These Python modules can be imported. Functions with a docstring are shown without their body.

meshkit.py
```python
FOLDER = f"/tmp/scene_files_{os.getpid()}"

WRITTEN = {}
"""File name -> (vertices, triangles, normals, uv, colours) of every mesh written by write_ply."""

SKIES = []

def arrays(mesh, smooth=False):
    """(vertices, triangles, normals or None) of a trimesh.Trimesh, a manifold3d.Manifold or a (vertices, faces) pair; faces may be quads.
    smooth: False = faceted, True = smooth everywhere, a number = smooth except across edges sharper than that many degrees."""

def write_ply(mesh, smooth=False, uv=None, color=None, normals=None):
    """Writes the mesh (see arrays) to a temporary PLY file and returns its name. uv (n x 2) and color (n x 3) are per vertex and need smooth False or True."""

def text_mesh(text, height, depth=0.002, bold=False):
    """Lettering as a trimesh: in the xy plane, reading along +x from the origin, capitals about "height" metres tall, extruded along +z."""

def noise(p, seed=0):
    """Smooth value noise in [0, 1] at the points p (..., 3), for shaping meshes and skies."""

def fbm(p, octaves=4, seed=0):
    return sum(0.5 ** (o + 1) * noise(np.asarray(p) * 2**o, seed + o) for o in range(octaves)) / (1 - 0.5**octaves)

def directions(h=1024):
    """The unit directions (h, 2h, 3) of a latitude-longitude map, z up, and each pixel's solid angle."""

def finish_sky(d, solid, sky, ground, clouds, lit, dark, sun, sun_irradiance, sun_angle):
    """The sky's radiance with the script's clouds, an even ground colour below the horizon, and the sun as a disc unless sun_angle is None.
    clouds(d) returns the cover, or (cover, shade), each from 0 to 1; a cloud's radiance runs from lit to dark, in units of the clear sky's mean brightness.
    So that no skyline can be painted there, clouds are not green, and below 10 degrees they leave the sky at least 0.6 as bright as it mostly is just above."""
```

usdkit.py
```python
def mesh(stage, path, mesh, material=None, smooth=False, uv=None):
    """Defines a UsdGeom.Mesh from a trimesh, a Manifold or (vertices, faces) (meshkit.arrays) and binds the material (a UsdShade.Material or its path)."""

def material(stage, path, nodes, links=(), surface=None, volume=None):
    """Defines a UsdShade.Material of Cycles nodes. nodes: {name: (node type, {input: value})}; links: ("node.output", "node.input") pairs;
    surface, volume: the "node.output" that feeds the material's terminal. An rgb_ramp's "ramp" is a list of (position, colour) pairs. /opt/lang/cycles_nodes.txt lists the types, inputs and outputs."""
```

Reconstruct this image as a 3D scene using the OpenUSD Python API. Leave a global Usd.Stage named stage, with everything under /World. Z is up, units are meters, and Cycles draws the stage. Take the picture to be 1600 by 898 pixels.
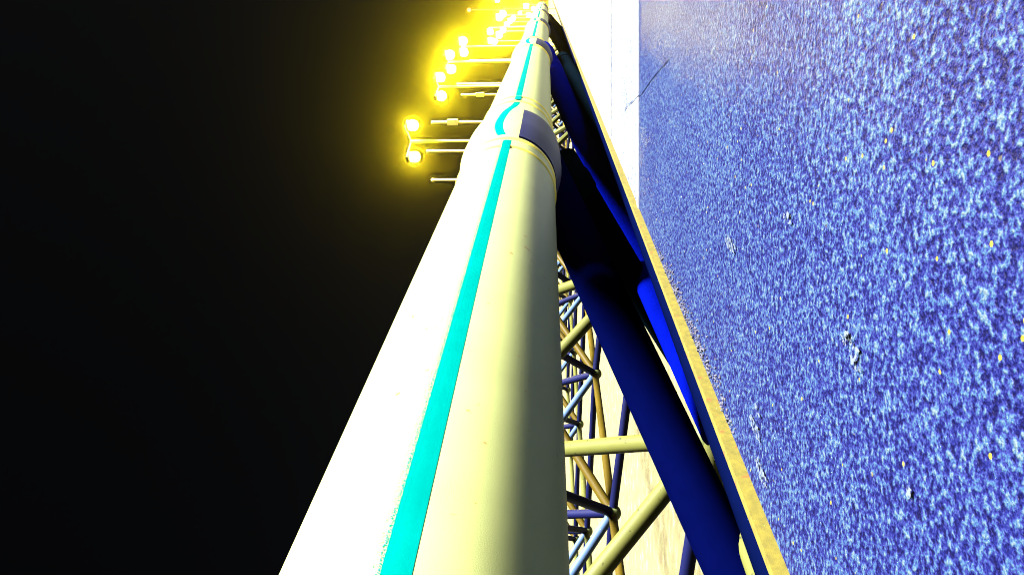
import math, random
import numpy as np, trimesh, usdkit, meshkit
from pxr import Usd, UsdGeom, UsdLux, UsdShade, Gf, Sdf

stage = Usd.Stage.CreateInMemory()
UsdGeom.SetStageUpAxis(stage, "Z"); UsdGeom.SetStageMetersPerUnit(stage, 1.0)
UsdGeom.Xform.Define(stage, "/World"); UsdGeom.Scope.Define(stage, "/World/Looks")
random.seed(7); rng = np.random.default_rng(7)

# ------------------------------------------------------------------ camera (held sideways, low over the walkway)
F, VPX, VPY, EYE = 1250.0, 854.0, -25.0, 1.5
_y = np.array([VPX - 800, 449 - VPY, -F]); _y /= np.linalg.norm(_y)          # world +Y seen from the camera
_z = np.array([-F, 0, -(VPX - 800)]); _z /= np.linalg.norm(_z)               # world up
_x = np.cross(_y, _z)
R = np.stack([_x, _y, _z])                                                   # camera axes -> world
cam = UsdGeom.Camera.Define(stage, "/World/Camera")
m = Gf.Matrix4d(1.0)
for i in range(3):
    m.SetRow(i, Gf.Vec4d(*[float(v) for v in R[:, i]], 0))
m.SetRow(3, Gf.Vec4d(0, 0, EYE, 1))
cam.AddTransformOp().Set(m)
cam.CreateHorizontalApertureAttr(36.0); cam.CreateVerticalApertureAttr(36.0 * 574 / 1024)
cam.CreateFocalLengthAttr(36.0 * F / 1600); cam.CreateClippingRangeAttr(Gf.Vec2f(0.05, 5000))
EXPOSURE = 4.3
cam.CreateExposureAttr(EXPOSURE)

# ------------------------------------------------------------------ night sky and the one soft high light over the site
KEY = np.array([0.60, 0.05, 0.79]); KEY /= np.linalg.norm(KEY)
dome = UsdLux.DomeLight.Define(stage, "/World/sky")
SKY = usdkit.material(stage, "/World/Looks/night_sky", {
    "s": ("sky_texture", {"sky_type": "single_scattering", "sun_disc": False, "sun_elevation": math.asin(KEY[2]), "sun_rotation": math.atan2(KEY[0], KEY[1])}),
    "b": ("background_shader", {"strength": 0.00002})}, [("s.color", "b.color")], surface="b.background")
UsdShade.MaterialBindingAPI.Apply(dome.GetPrim()).Bind(SKY)
key = UsdLux.DistantLight.Define(stage, "/World/key_light")
key.CreateIntensityAttr(1.25); key.CreateAngleAttr(18.0); key.CreateColorAttr(Gf.Vec3f(1.0, 0.97, 0.9))
key.GetPrim().CreateAttribute("inputs:normalize", Sdf.ValueTypeNames.Bool).Set(True)
q = Gf.Rotation(Gf.Vec3d(0, 0, 1), Gf.Vec3d(*map(float, KEY)))
UsdGeom.Xformable(key).AddTransformOp().Set(Gf.Matrix4d(q, Gf.Vec3d(0, 0, 0)))

# ------------------------------------------------------------------ helpers
used = {}
def numbered(parent, name):
    k = used.get((parent, name), 0); used[(parent, name)] = k + 1
    return f"{parent}/{name}" + (f"_{k:03d}" if k else "")
def meta(p, label=None, cat=None, group=None, kind=None):
    for k, v in (("label", label), ("category", cat), ("group", group), ("kind", kind)):
        if v: p.SetCustomDataByKey(k, v)
    return p
def thing(name, label, cat, loc=(0, 0, 0), group=None):
    x = UsdGeom.Xform.Define(stage, numbered("/World", name)); x.AddTranslateOp().Set(Gf.Vec3d(*map(float, loc)))
    return meta(x.GetPrim(), label, cat, group)
def obj(name, mesh, mat, parent=None, smooth=40, **kw):
    base = "/World" if parent is None else str(parent.GetPath())
    p = usdkit.mesh(stage, numbered(base, name), mesh, mat, smooth=smooth).GetPrim()
    return meta(p, **kw)
def copy_of(src, loc, label, group=None):
    d = src.GetCustomData()
    r = thing(src.GetName(), label, d["category"], loc, group or d.get("group"))
    r.GetReferences().AddInternalReference(src.GetPath()); r.SetInstanceable(True)
    return r
def ray(x, y): return R @ np.array([x - 800, 449 - y, -F])
def at_depth(x, y, d): return ray(x, y) * (d / F) + [0, 0, EYE]
def at_z(x, y, z): r = ray(x, y); return r * ((z - EYE) / r[2]) + [0, 0, EYE]
def cat(*ms): return trimesh.util.concatenate(ms)
def box(a, b):
    t = trimesh.creation.box([b[i] - a[i] for i in range(3)]); t.apply_translation([(a[i] + b[i]) / 2 for i in range(3)]); return t
def pipe(a, b, r, n=12):
    a, b = np.asarray(a, float), np.asarray(b, float)
    return trimesh.creation.cylinder(radius=r, segment=[a, b], sections=n)
def ball(c, r, s=2):
    t = trimesh.creation.icosphere(s, r); t.apply_translation(c); return t
def lathe_y(prof, cx, cz, n=64, a0=0.0, a1=2 * math.pi, wob=None):
    """Surface round the axis x=cx, z=cz along Y; prof = [(y, r)]; an arc a0..a1 (radians, from +X towards up)."""
    full = a1 - a0 > 6.28
    A = np.linspace(a0, a1, n + 1)[: n if full else n + 1]
    V = np.array([[cx + r * math.cos(a), y, cz + r * math.sin(a)] for y, r in prof for a in A])
    c, f = len(A), []
    for i in range(len(prof) - 1):
        for j in range(n):
            k = (j + 1) % c
            f += [[i * c + j, (i + 1) * c + j, (i + 1) * c + k], [i * c + j, (i + 1) * c + k, i * c + k]]
    return trimesh.Trimesh(V, np.array(f)[:, ::-1] if False else np.array(f), process=False)
def local(mesh, o):
    mesh = mesh.copy(); mesh.apply_translation(-np.asarray(o, float)); return mesh

# ------------------------------------------------------------------ materials
def paint(name, col, rough=0.42, spots=None, amount=0.66, var=0.12, scale=9.0, spec=0.08, bump=0.0006):
    n = {"g": ("geometry", {}), "n": ("noise_texture", {"scale": scale, "detail": 6.0, "roughness": 0.65}),
         "r": ("rgb_ramp", {"ramp": [(0.25, tuple(c * (1 - var) for c in col)), (0.75, tuple(min(1, c * (1 + var)) for c in col))]}),
         "n2": ("noise_texture", {"scale": 900.0, "detail": 2.0}),
         "b": ("bump", {"strength": 0.5, "distance": bump}),
         "p": ("principled_bsdf", {"roughness": rough, "specular_ior_level": spec})}
    l = [("g.position", "n.vector"), ("n.fac", "r.fac"), ("g.position", "n2.vector"), ("n2.fac", "b.height"), ("b.normal", "p.normal")]
    if spots:
        n["v"] = ("noise_texture", {"scale": 42.0, "detail": 3.0, "roughness": 0.5})
        n["vr"] = ("rgb_ramp", {"ramp": [(amount, (0, 0, 0)), (amount + 0.04, (1, 1, 1))]})
        n["mx"] = ("mix", {"color2": spots})
        l += [("g.position", "v.vector"), ("v.fac", "vr.fac"), ("vr.color", "mx.fac"), ("r.color", "mx.color1"), ("mx.color", "p.base_color")]
    else:
        l += [("r.color", "p.base_color")]
    return usdkit.material(stage, f"/World/Looks/{name}", n, l, surface="p.BSDF")

def ground(name, stops, scale, spec=0.5, rough=0.6, bump=0.003, big=None, fleck=None, stretch=(1, 1, 1)):
    """Mineral surface: grains by noise, patches by a larger noise, rare flecks."""
    n = {"g": ("geometry", {}), "mp": ("mapping", {"scale": stretch}),
         "n": ("noise_texture", {"scale": scale, "detail": 2.5, "roughness": 0.6}),
         "big": ("noise_texture", {"scale": 2.3, "detail": 5.0, "roughness": 0.6}),
         "ad": ("math", {"math_type": "multiply_add", "value2": big or 0.12, "value3": -(big or 0.12) / 2}),
         "sum": ("math", {"math_type": "add"}),
         "r": ("rgb_ramp", {"ramp": stops}),
         "b": ("bump", {"strength": 0.8, "distance": bump}),
         "p": ("principled_bsdf", {"roughness": rough, "specular_ior_level": spec})}
    l = [("g.position", "mp.vector"), ("mp.vector", "n.vector"), ("g.position", "big.vector"), ("big.fac", "ad.value1"), ("n.fac", "sum.value1"), ("ad.value", "sum.value2"),
         ("sum.value", "r.fac"), ("n.fac", "b.height"), ("b.normal", "p.normal")]
    if fleck:
        n["v"] = ("voronoi_texture", {"scale": scale * 0.55}); n["vr"] = ("rgb_ramp", {"ramp": [(0.955, (0, 0, 0)), (0.97, (1, 1, 1))]})
        n["sx"] = ("separate_color", {}); n["mx"] = ("mix", {"color2": fleck})
        n["nd"] = ("math", {"math_type": "less_than", "value2": 0.2}); n["mu"] = ("math", {"math_type": "multiply"})
        l += [("mp.vector", "v.vector"), ("v.color", "sx.color"), ("sx.r", "vr.fac"), ("v.distance", "nd.value1"), ("nd.value", "mu.value1"), ("vr.color", "mu.value2"),
              ("mu.value", "mx.fac"), ("r.color", "mx.color1"), ("mx.color", "p.base_color")]
    else:
        l += [("r.color", "p.base_color")]
    return usdkit.material(stage, f"/World/Looks/{name}", n, l, surface="p.BSDF")

M = dict(
    rail=paint("pale_yellow_paint", (0.135, 0.150, 0.054), spots=(0.10, 0.06, 0.01), amount=0.69, var=0.07, spec=0.04),
    stripe=paint("cyan_highlight_tone", (0.0, 0.052, 0.047), rough=0.7, spec=0.0, var=0.1, spots=(0.0, 0.012, 0.05), amount=0.715),  # colour of the highlight painted along the tube
    weld=paint("yellow_weld_paint", (0.30, 0.25, 0.03), var=0.1),
    collar_shade=paint("collar_shade_navy", (0.0004, 0.001, 0.016), rough=0.6, spec=0.1, var=0.1),  # shade of the collar's underside, held in the colour
    blue=paint("deep_blue_paint", (0.0001, 0.0003, 0.007), rough=0.7, spec=0.0, var=0.15),
    lit_blue=paint("lit_blue_paint", (0.0002, 0.0012, 0.075), rough=0.7, spec=0.0, var=0.15),  # deep blue, lightened in colour to make up for the tube's shadow
    navy=paint("navy_paint", (0.0002, 0.0006, 0.006), rough=0.7, spec=0.0),
    teal=paint("dark_teal_paint", (0.0004, 0.0012, 0.0022), rough=0.7, spec=0.0),
    frameblue=paint("space_frame_blue", (0.0002, 0.0008, 0.014), rough=0.6, spec=0.08),
    cream=paint("space_frame_cream", (0.033, 0.035, 0.008), spots=(0.01, 0.012, 0.004), amount=0.67, rough=0.5, var=0.08),
    pale=paint("space_frame_pale", (0.022, 0.04, 0.08), rough=0.5, var=0.08),
    ochre=paint("space_frame_ochre", (0.028, 0.019, 0.0008), rough=0.5, var=0.1),
    olive=paint("node_olive", (0.05, 0.06, 0.02), rough=0.5),
    kerb=paint("yellow_kerb_paint", (0.040, 0.033, 0.0015), rough=0.8, spots=(0.05, 0.022, 0.002), amount=0.64, var=0.4, scale=60.0, spec=0.2),
    asphalt=ground("blue_asphalt", [(0.35, (0.000228, 0.000246, 0.0088)), (0.44, (0.001216, 0.001804, 0.02376)), (0.515, (0.004712, 0.00615, 0.0352)), (0.585, (0.00684, 0.01927, 0.04136)), (0.68, (0.02432, 0.03526, 0.044))], 180.0, rough=0.55, spec=0.06, bump=0.005, fleck=(0.07, 0.06, 0.008)),
    concrete=ground("pale_blue_concrete", [(0.38, (0.01033, 0.01491, 0.04399)), (0.5, (0.04304, 0.05387, 0.07331)), (0.60, (0.1033, 0.1077, 0.09531))], 110.0, rough=0.8, spec=0.05, bump=0.002),
    slab=ground("bright_concrete_slab", [(0.34, (0.0297, 0.03156, 0.05198)), (0.5, (0.05569, 0.0594, 0.0594)), (0.66, (0.08167, 0.08167, 0.06683))], 150.0, rough=0.5, spec=0.3, bump=0.002),
    sealant=paint("pale_sealant", (0.06, 0.064, 0.08), rough=0.7, var=0.2, scale=30),
    rubber=paint("dark_joint_rubber", (0.004, 0.005, 0.02), rough=0.7),
    gravel=paint("pale_grit", (0.027, 0.027, 0.038), rough=0.8, var=0.3, scale=120),
    lower=ground("cream_ground", [(0.30, (0.02696, 0.01915, 0.002046)), (0.44, (0.03525, 0.02979, 0.005456)), (0.56, (0.04044, 0.03724, 0.009207)), (0.66, (0.06221, 0.06118, 0.02899))], 4.0, rough=0.8, bump=0.01, big=0.3),
    soil=ground("dark_absorber", [(0.3, (0.004, 0.004, 0.003)), (0.6, (0.014, 0.013, 0.010))], 12.0, rough=0.9, spec=0.1, bump=0.02),
    pole=paint("street_pole_paint", (0.7, 0.6, 0.2), rough=0.5, var=0.05),
    housing=paint("lamp_housing", (0.08, 0.08, 0.08), rough=0.4),
)
M["stain"] = usdkit.material(stage, "/World/Looks/chalky_stain", {
    "g": ("geometry", {}), "n": ("noise_texture", {"scale": 150.0, "detail": 3.0}), "r": ("rgb_ramp", {"ramp": [(0.47, (0, 0, 0)), (0.56, (1, 1, 1))]}),
    "t": ("transparent_bsdf", {}), "d": ("diffuse_bsdf", {"color": (0.034, 0.042, 0.052)}), "m": ("mix_closure", {})},
    [("g.position", "n.vector"), ("n.fac", "r.fac"), ("r.color", "m.fac"), ("t.BSDF", "m.closure1"), ("d.BSDF", "m.closure2")], surface="m.closure")
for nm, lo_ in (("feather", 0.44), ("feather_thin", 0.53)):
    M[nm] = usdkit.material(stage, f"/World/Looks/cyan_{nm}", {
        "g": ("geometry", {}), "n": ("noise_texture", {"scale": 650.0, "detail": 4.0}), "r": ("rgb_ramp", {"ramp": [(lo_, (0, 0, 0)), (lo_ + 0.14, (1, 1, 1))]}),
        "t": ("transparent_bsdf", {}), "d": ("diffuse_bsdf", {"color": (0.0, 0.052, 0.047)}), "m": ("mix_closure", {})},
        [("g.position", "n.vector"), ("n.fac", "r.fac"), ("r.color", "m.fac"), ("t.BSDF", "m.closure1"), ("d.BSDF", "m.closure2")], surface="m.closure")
LAMP = 72.0
def glow(name, col, s):
    return usdkit.material(stage, f"/World/Looks/{name}", {"e": ("emission", {"color": col, "strength": s})}, surface="e.emission")
M["lamp"] = glow("lit_yellow_lamp", (1.0, 0.74, 0.012), LAMP)
M["red"] = glow("lit_red_lamp", (1.0, 0.06, 0.01), 4.0)

# ------------------------------------------------------------------ setting: lower ground, walkway deck
ZD = EYE - 0.27
XK = -0.617                                          # face of the yellow edge strip
s = 700.0
obj("ground", trimesh.Trimesh([[-s, -s, 0], [s, -s, 0], [s, s, 0], [-s, s, 0]], [[0, 1, 2], [0, 2, 3]]), M["lower"], smooth=False, kind="structure")
obj("bounce_absorber", trimesh.Trimesh([[-3.85, -60, .004], [1.0, -60, .004], [1.0, 120, .004], [-3.85, 120, .004]], [[0, 1, 2], [0, 2, 3]]), M["soil"], smooth=False, kind="structure")  # added dark sheet, out of view, cuts light bounced onto tube and braces
def yline(pa, pb):
    a, b = at_z(*pa, ZD), at_z(*pb, ZD); k = (b[1] - a[1]) / (b[0] - a[0])
    return lambda x: a[1] + k * (x - a[0])
L1, L2 = yline((998, 0), (998, 330)), yline((955, 0), (955, 215))
XR = 2.6
def strip(f0, f1, z=ZD, x0=XK - 0.09, x1=XR, t=0.14):
    p = [[x0, f0(x0)], [x1, f0(x1)], [x1, f1(x1)], [x0, f1(x0)]]
    v = [[*q, z] for q in p] + [[*q, z - t] for q in p]
    f = [[0, 1, 2], [0, 2, 3], [4, 6, 5], [4, 7, 6]] + [t_ for i in range(4) for t_ in ([i, 4 + i, 4 + (i + 1) % 4], [i, 4 + (i + 1) % 4, (i + 1) % 4])]
    return trimesh.Trimesh(v, f, process=False)
walk = meta(UsdGeom.Xform.Define(stage, "/World/walkway").GetPrim(), kind="structure")
obj("asphalt_paving", strip(lambda x: -3.0, lambda x: L1(x) - 0.02), M["asphalt"], walk, smooth=False)
obj("sealant_line", strip(lambda x: L1(x) - 0.02, lambda x: L1(x) + 0.035, ZD + 0.003), M["sealant"], walk, smooth=False)
obj("concrete_band", strip(lambda x: L1(x) + 0.035, lambda x: L2(x) - 0.018), M["concrete"], walk, smooth=False)
obj("expansion_joint", strip(lambda x: L2(x) - 0.018, lambda x: L2(x) + 0.018, ZD - 0.03, t=0.1), M["rubber"], walk, smooth=False)
obj("concrete_slab", strip(lambda x: L2(x) + 0.018, lambda x: 9.0, ZD + 0.001), M["slab"], walk, smooth=False)
for k in range(1, 9):
    obj("concrete_slab", strip(lambda x: 9.01 + 7 * (k - 1), lambda x: 9.0 + 7 * k, ZD + 0.001), M["slab"], walk, smooth=False)
# a crack sealed with dark bitumen runs across the band
ca, cb = at_z(1045, 90, ZD + 0.003), at_z(975, 175, ZD + 0.003)
pts = [ca + (cb - ca) * u + [0, 0.035 * math.sin(u * 9) * u, 0] for u in np.linspace(0, 1, 14)]
v, f = [], []
for i, p in enumerate(pts):
    w = 0.004 + 0.005 * math.sin(i * 1.7) ** 2
    v += [p + [0.0, -w, 0.0], p + [0.0, w, 0.0]]
    if i: f += [[2 * i - 2, 2 * i, 2 * i + 1], [2 * i - 2, 2 * i + 1, 2 * i - 1]]
obj("sealed_crack", trimesh.Trimesh(v, f, process=False), paint("crack_bitumen", (0.003, 0.007, 0.03), rough=0.6), walk, smooth=False)
# chalky spills on the asphalt
def blot(c, lx, ly, seed, n=40):
    r = np.random.default_rng(seed); a = np.linspace(0, 2 * math.pi, n, endpoint=False)
    k = 0.55 + 0.45 * np.convolve(np.r_[r.random(n), r.random(n)], np.ones(3) / 3, "same")[:n] + 0.35 * (r.random(n) - 0.5)
    v = np.vstack([[c], np.c_[c[0] + lx * k * np.cos(a), c[1] + ly * k * np.sin(a), np.full(n, c[2])]])
    return trimesh.Trimesh(v, [[0, 1 + i, 1 + (i + 1) % n] for i in range(n)], process=False)
for i, (px, py, lx, ly) in enumerate([(1180, 670, .010, .035), (1188, 735, .013, .04), (1328, 540, .008, .03), (1325, 525, .006, .014), (1140, 380, .012, .04), (1230, 340, .008, .02), (1335, 570, .006, .018), (1182, 640, .006, .02), (1420, 770, .006, .008)]):
    obj("chalky_stain", blot(at_z(px, py, ZD + 0.003), lx, ly, i), M["stain"], walk, smooth=False)

# yellow painted edge strip with its navy chord pipe behind
edge = thing("edge_strip", "narrow ochre yellow painted kerb strip along the walkway edge under the truss", "kerb", (XK, 0, ZD))
e = box((XK - 0.012, -1.5, ZD - 0.16), (XK, 42.0, ZD + 0.018))
obj("strip", local(cat(*[box((XK - 0.012, y0 + .002, ZD - 0.16), (XK, y0 + 5.998, ZD + 0.018)) for y0 in np.arange(-2, 40, 6.0)]), (XK, 0, ZD)), M["kerb"], edge, smooth=False)
obj("chord_pipe", local(pipe((XK - 0.042, -1.5, ZD - 0.005), (XK - 0.042, 40, ZD - 0.005), 0.026, 20), (XK, 0, ZD)), M["navy"], edge)

# pale grit lying along the kerb
gv = []
for k in range(480):
    y = 1.0 + 1.0 * rng.beta(2.0, 2.6); x = XK + 0.004 + abs(rng.normal(0, 0.014)) * (1.4 if 1.1 < y < 1.8 else 0.8)
    r = rng.uniform(0.0008, 0.0030)
    t = trimesh.creation.icosphere(0, r); t.vertices *= rng.uniform(0.6, 1.3, (1, 3)); t.vertices += rng.normal(0, r * .15, t.vertices.shape); t.apply_translation([x, y, ZD + r * 0.5]); gv.append(t)
obj("grit", cat(*gv), M["gravel"], smooth=False, label="loose pale grit gathered on the asphalt along the yellow edge strip", cat="grit", kind="stuff")

# ------------------------------------------------------------------ the big tubular truss
CX, CZ, RT = -0.598, EYE + 0.125, 0.150
O = np.array([CX, 0, CZ])
truss = thing("tube_truss", "large pale yellow steel tube truss with painted cyan highlight and blue braces beside the walkway", "truss", O)
joints = [2.52, 6.7, 11.0, 15.3, 19.6]
END = 22.9
def radius(y):
    for j in joints:
        u = (y - j) / 0.78
        if 0 <= u <= 1.15:
            if u < 0.25: return RT + 0.020 * math.sin(u / 0.25 * math.pi / 2)
            if u < 0.45: return RT + 0.020
            if u < 1.0: return RT + 0.020 * (1 + math.cos((u - 0.45) / 0.55 * math.pi)) / 2
    return RT
starts = [-1.2] + [j + 0.80 for j in joints]; ends = [j - 0.02 for j in joints] + [END]
for a, b in zip(starts, ends):
    obj("chord_tube", local(lathe_y([(y, RT) for y in np.linspace(a, b, 12)], CX, CZ, 96), O), M["rail"], truss, smooth=True)
for j in joints:
    obj("collar", local(lathe_y([(j, 0.147)] + [(y, radius(y)) for y in np.linspace(j, j + 0.79, 40)] + [(j + 0.79, 0.147)], CX, CZ, 96), O), M["rail"], truss, smooth=50)
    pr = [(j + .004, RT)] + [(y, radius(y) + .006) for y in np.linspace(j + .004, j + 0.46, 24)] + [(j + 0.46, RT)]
    obj("collar_shade_shell", local(lathe_y(pr, CX, CZ, 64, math.radians(-150), math.radians(-14)), O), M["collar_shade"], truss, smooth=50)  # shade on the collar's lower side, put in as a dark shell
    for yy, w in ((j - 0.03, 0.014), (j - 0.16, 0.010), (j + 0.81, 0.016), (j + 0.95, 0.012)):
        obj("weld_ring", local(lathe_y([(yy - w, RT - .001), (yy - w * .6, RT + .0035), (yy, RT + .005), (yy + w * .6, RT + .0035), (yy + w, RT - .001)], CX, CZ, 96), O), M["weld"], truss, smooth=True)
obj("end_cap", local(cat(lathe_y([(END - 0.1, RT + .004), (END + 0.02, RT + .004), (END + 0.02, 0.001)], CX, CZ, 48)), O), M["stripe"], truss)
# the tube's cyan highlight, put in as colour: a thin film standing 1.5 mm proud, its upper edge feathered
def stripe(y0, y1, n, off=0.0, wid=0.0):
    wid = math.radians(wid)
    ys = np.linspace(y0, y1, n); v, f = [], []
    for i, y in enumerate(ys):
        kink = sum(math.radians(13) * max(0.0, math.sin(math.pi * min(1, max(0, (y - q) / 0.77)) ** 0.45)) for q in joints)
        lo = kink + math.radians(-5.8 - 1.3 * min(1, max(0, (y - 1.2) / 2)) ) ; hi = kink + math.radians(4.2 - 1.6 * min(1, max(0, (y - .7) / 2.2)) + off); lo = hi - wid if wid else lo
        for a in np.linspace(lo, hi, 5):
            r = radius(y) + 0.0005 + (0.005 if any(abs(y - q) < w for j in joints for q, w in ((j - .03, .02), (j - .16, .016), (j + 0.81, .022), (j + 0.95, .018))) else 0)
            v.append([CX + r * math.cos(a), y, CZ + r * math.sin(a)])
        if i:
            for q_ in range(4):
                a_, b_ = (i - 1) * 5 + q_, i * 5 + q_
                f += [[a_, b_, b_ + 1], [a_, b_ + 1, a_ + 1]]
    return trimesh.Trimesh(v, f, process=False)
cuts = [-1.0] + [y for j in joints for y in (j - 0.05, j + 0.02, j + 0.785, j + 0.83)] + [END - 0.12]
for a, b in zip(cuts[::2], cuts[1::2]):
    obj("cyan_highlight", local(stripe(a, b, 200 if a < 3 else 60), O), M["stripe"], truss, smooth=True)
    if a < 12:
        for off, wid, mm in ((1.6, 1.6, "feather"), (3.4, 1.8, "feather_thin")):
            obj("highlight_feather", local(stripe(a, b, 80, off, wid), O), M[mm], truss, smooth=True)

def span(a, b, t0, t1): return a + (b - a) * t0, a + (b - a) * t1
def brace(a, b, r, mat, foot=True):
    d = (b - a) / np.linalg.norm(b - a)
    o = obj("brace", local(pipe(a, b, r, 40), O), mat, truss)
    if foot: obj("brace_collar", local(pipe(a + d * 0.10, a + d * 0.17, r + .006, 40), O), mat, o)
    return o
A0, A1 = span(at_depth(932, 437, 2.72), at_depth(1148, 898, 2.2), -0.56, 1.5)
brace(A0, A1, 0.0775, M["blue"], False)
B0, B1 = span(at_depth(897, 285, 3.15), at_depth(1068, 565, 3.85), -0.1, 1.25)
brace(B0, B1, 0.066, M["teal"])
for i, j in enumerate(joints[1:]):
    if i == 0:
        p, q_ = at_depth(848, 80, 7.3), at_depth(1064, 520, 3.1)
        brace(*span(p, q_, 0, 1.12), 0.09, M["lit_blue"])
        p, q_ = at_depth(880, 92, 7.0), at_depth(983, 265, 4.0)
        brace(*span(p, q_, 0, 1.15), 0.06, M["teal"])
    elif i > 1:
        dy = j - 8.6
        brace(np.array([-.72, 9.3 + dy, EYE + .0]), np.array([-.92, 2.9 + dy, EYE - .34]), 0.0775, M["blue"])
        brace(np.array([-.74, 9.35 + dy, EYE - .06]), np.array([-.95, 4.5 + dy, EYE - .38]), 0.07, M["teal"])
# lug where the two near braces leave the collar
for j, e in ((joints[0], A0), (joints[1], at_depth(852, 84, 7.2))):
    obj("joint_lug", local(ball(np.array([e[0] + .02, e[1] - .02, e[2] + .01]), 0.072, 3), O), M["navy"], truss)

# ------------------------------------------------------------------ the space frame below and beyond
FO = np.array([-3.0, 0, EYE - 0.4])
frame = thing("space_frame", "blue and cream tubular space frame of ball nodes below the big tube", "space frame", FO)
XS, ZS = [-1.44, -3.0, -4.56, -6.1], [-0.545, -0.40, -0.36, -0.34]
UX = [-2.2, -3.75, -5.3]; UZ = 0.42
low, up = {}, {}
for r, (x, z) in enumerate(zip(XS, ZS)):
    for k in range(-1, 12):
        low[r, k] = np.array([x, (2.37 if r == 0 else 4.07 - 1.85) + 1.85 * (k), EYE + z])
for r, x in enumerate(UX):
    for k in range(-1, 12):
        up[r, k] = np.array([x, 3.42 - 0.0 + 1.85 * (k - 0) - (0.0 if r == 0 else 0.25), EYE + UZ])
F3 = lambda a, b, r, n=10: local(pipe(a, b, r, n), FO)
members = []
for (r, k), p in low.items():
    far = p[1] > 13
    node = obj("node", local(ball(p, 0.052 if r else 0.06, 1 if far else 2), FO), M["olive"], frame)
    if (r, k + 1) in low: members.append(("chord", p, low[r, k + 1], 0.026, "ochre" if r == 1 else "cream"))
    if (r + 1, k) in low: members.append(("cross_tube", p, low[r + 1, k], 0.026, "frameblue"))
    for ur in (r - 1, r):
        for uk in (k - 1, k):
            if (ur, uk) in up:
                if r == 0: c, rad = "cream", 0.033
                else: c, rad = {(-1, -1): "frameblue", (-1, 0): "ochre", (0, -1): "pale", (0, 0): "frameblue"}[(ur - r, uk - k)], 0.029
                members.append(("web_tube", p, up[ur, uk], rad, c))
for (r, k), p in up.items():
    obj("upper_node", local(ball(p, 0.05, 1), FO), M["olive"], frame)
    if (r, k + 1) in up: members.append(("upper_chord", p, up[r, k + 1], 0.026, "frameblue"))
    if (r + 1, k) in up: members.append(("upper_cross_tube", p, up[r + 1, k], 0.026, "pale"))
for name, a, b, rad, c in members:
    obj(name, F3(a, b, rad, 14 if min(a[1], b[1]) < 8 else 8), M[c], frame)
# columns that carry the frame
for k in (7, 11):
    for r in (0,):
        p = low[r, k]
        obj("column", F3(p, [p[0], p[1], 0.0], 0.06, 14), M["navy"], frame)

# ------------------------------------------------------------------ street lamps over the road beyond
def lamp_head(parent, o, c, r):
    c = np.asarray(c, float)
    h = obj("lamp_head", trimesh.creation.cylinder(radius=r * 1.02, height=r * 0.35, sections=20), M["housing"], parent)
    v = trimesh.creation.cylinder(radius=r * 1.02, height=r * 0.35, sections=20); v.apply_translation(c + [0, 0, r * 0.95] - o)
    usdkit.mesh(stage, str(h.GetPath()), v, M["housing"], smooth=40)
    obj("globe", local(ball(c, r, 2), o), M["lamp"], h, smooth=True)
def street_lamp(heads, r, label, group=None, Z=8.0 + EYE):
    ps = [at_z(x, y, Z) for x, y in heads]
    c = np.mean(ps, 0); o = np.array([c[0], c[1] + (0.0 if len(ps) > 1 else 0.0), 0.0])
    t = thing("street_lamp", label, "street lamp", o, group)
    off = np.array([0.55, 0, 0]) if len(ps) == 1 else np.zeros(3)
    base = o + off
    obj("pole", local(cat(pipe(base, base + [0, 0, Z + 0.2], 0.085, 10), pipe(base, base + [0, 0, 0.9], 0.14, 10)), o), M["pole"], t)
    for p in ps:
        obj("arm", local(pipe(base + [0, 0, Z + 0.15], p + [0, 0, 0.5], 0.045, 8), o), M["pole"], t)
        lamp_head(t, o, p, r)
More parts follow.
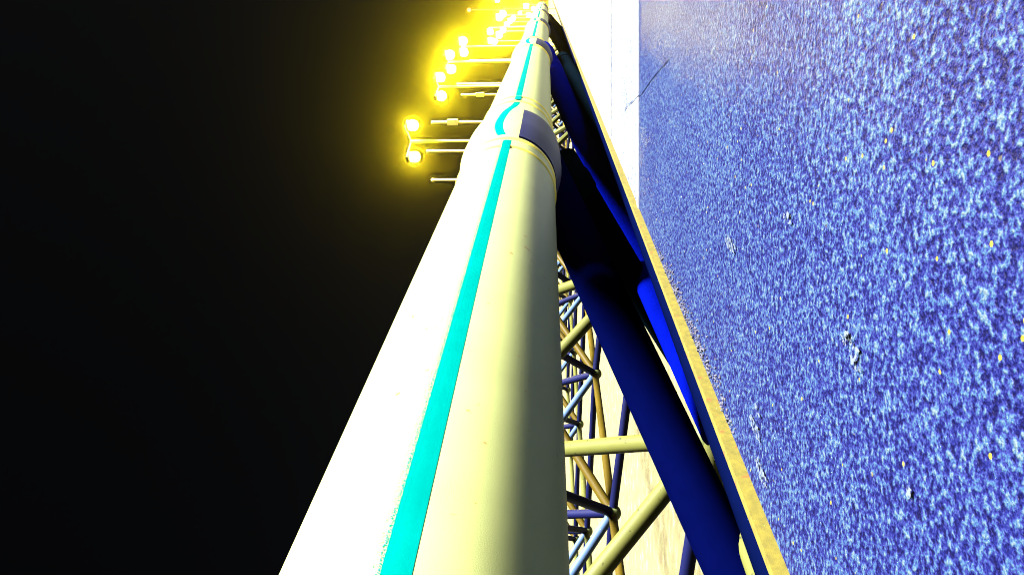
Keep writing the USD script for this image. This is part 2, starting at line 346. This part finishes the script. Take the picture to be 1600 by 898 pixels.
street_lamp([(645, 196), (648, 245)], 0.33, "nearest twin-headed street lamp with two glowing yellow globes, farthest left in the photo")
street_lamp([(688, 121), (690, 150)], 0.36, "second twin-headed street lamp from the nearest, globes glowing yellow")
street_lamp([(703, 86), (705, 108)], 0.38, "third twin-headed street lamp from the nearest, globes glowing yellow")
street_lamp([(723.6, 64.6), (725, 82)], 0.40, "fourth twin-headed street lamp from the nearest, globes glowing yellow")
street_lamp([(766, 50)], 0.45, "distant single street lamp set just apart from the close pair of glowing globes")
street_lamp([(767, 64), (773, 65)], 0.45, "distant street lamp whose two globes touch, lower end of the far row")
chain = [(780, 55), (786, 47), (792, 39), (797, 33), (802, 29), (812, 21)]
for (x, y), which in zip(chain, ("first and lowest", "second", "third", "fourth", "fifth", "last and uppermost")):
    street_lamp([(x, y)], 0.55, f"{which} far street lamp counting up the slanting row of touching globes", "far street lamps in the slanting row")
street_lamp([(786, 22), (780, 27)], 0.6, "far twin street lamp standing apart on the upper side of the slanting row")
street_lamp([(777, 0)], 0.45, "single street lamp half cut by the top edge of the photo")
for x, y, w in [(826, 24, "lowest"), (833, 14, "rightmost"), (822, 10, "uppermost")]:
    street_lamp([(x, y)], 1.1, f"{w} of the three farthest street lamps in the white glare beside the tube end", "farthest lamps in the glare")

# slim posts that stand in front of the lamps
def mast(px, py, top_px, Y, label, boxed):
    d = Y / ray(px, py)[1]; p = ray(px, py) * d; q = ray(top_px, py) * d + [0, 0, EYE]
    o = np.array([p[0], p[1], 0.0]); H = q[2]
    t = thing("slim_post", label, "post")
    UsdGeom.Xformable(t).GetOrderedXformOps()[0].Set(Gf.Vec3d(*map(float, o)))
    obj("pole", cat(pipe([0, 0, 0], [0, 0, H], 0.075, 10), pipe([0, 0, 0], [0, 0, .5], 0.13, 10)), M["pole"], t)
    obj("cap", ball([0, 0, H], 0.1, 1), M["pole"], t)
    if boxed:
        zb = (ray(boxed, py) * d)[2] + EYE
        obj("switch_box", box((-.15, -.13, zb - .28), (.15, .13, zb + .28)), M["pole"], t, smooth=False)
mast(720, 191, 676, 44, "slim yellow lit post with a small box, beside the nearest street lamp's farther globe", 707)
mast(720, 236, 668, 44, "plain slim yellow lit post beside the nearest street lamp's closer globe", None)
mast(700, 281, 676, 42, "shortest slim post, the closest to the camera, left of the nearest street lamp", None)
mast(750, 148, 722, 58, "slim yellow lit post with a box half way up, below the second street lamp", 750)
mast(760, 131, 715, 60, "plain slim yellow lit post beside the second street lamp", None)
mast(780, 94, 735, 70, "slim faint post in front of the third and fourth street lamps", None)
# red warning beacon
d = 100 / ray(733, 16)[1]; p = ray(733, 16) * d + [0, 0, EYE]
t = thing("beacon_mast", "tall thin mast with one small red warning light above the far lamps", "beacon", (p[0], p[1], 0))
obj("mast", pipe([0, 0, 0], [0, 0, p[2] - .3], 0.05, 8), M["housing"], t)
obj("red_light", ball([0, 0, p[2]], 0.2, 2), M["red"], t, smooth=True)

# ------------------------------------------------------------------ night mist
HAZE = 0.00045
mist = usdkit.material(stage, "/World/Looks/mist", {"v": ("principled_volume", {"color": (0.9, 0.9, 0.95), "density": HAZE, "anisotropy": 0.98})}, volume="v.volume")
obj("haze", box((-705, -705, -1.0), (705, 705, 12.6)), mist, smooth=False, label="thin night mist lit yellow around the street lamps", cat="haze", kind="stuff")
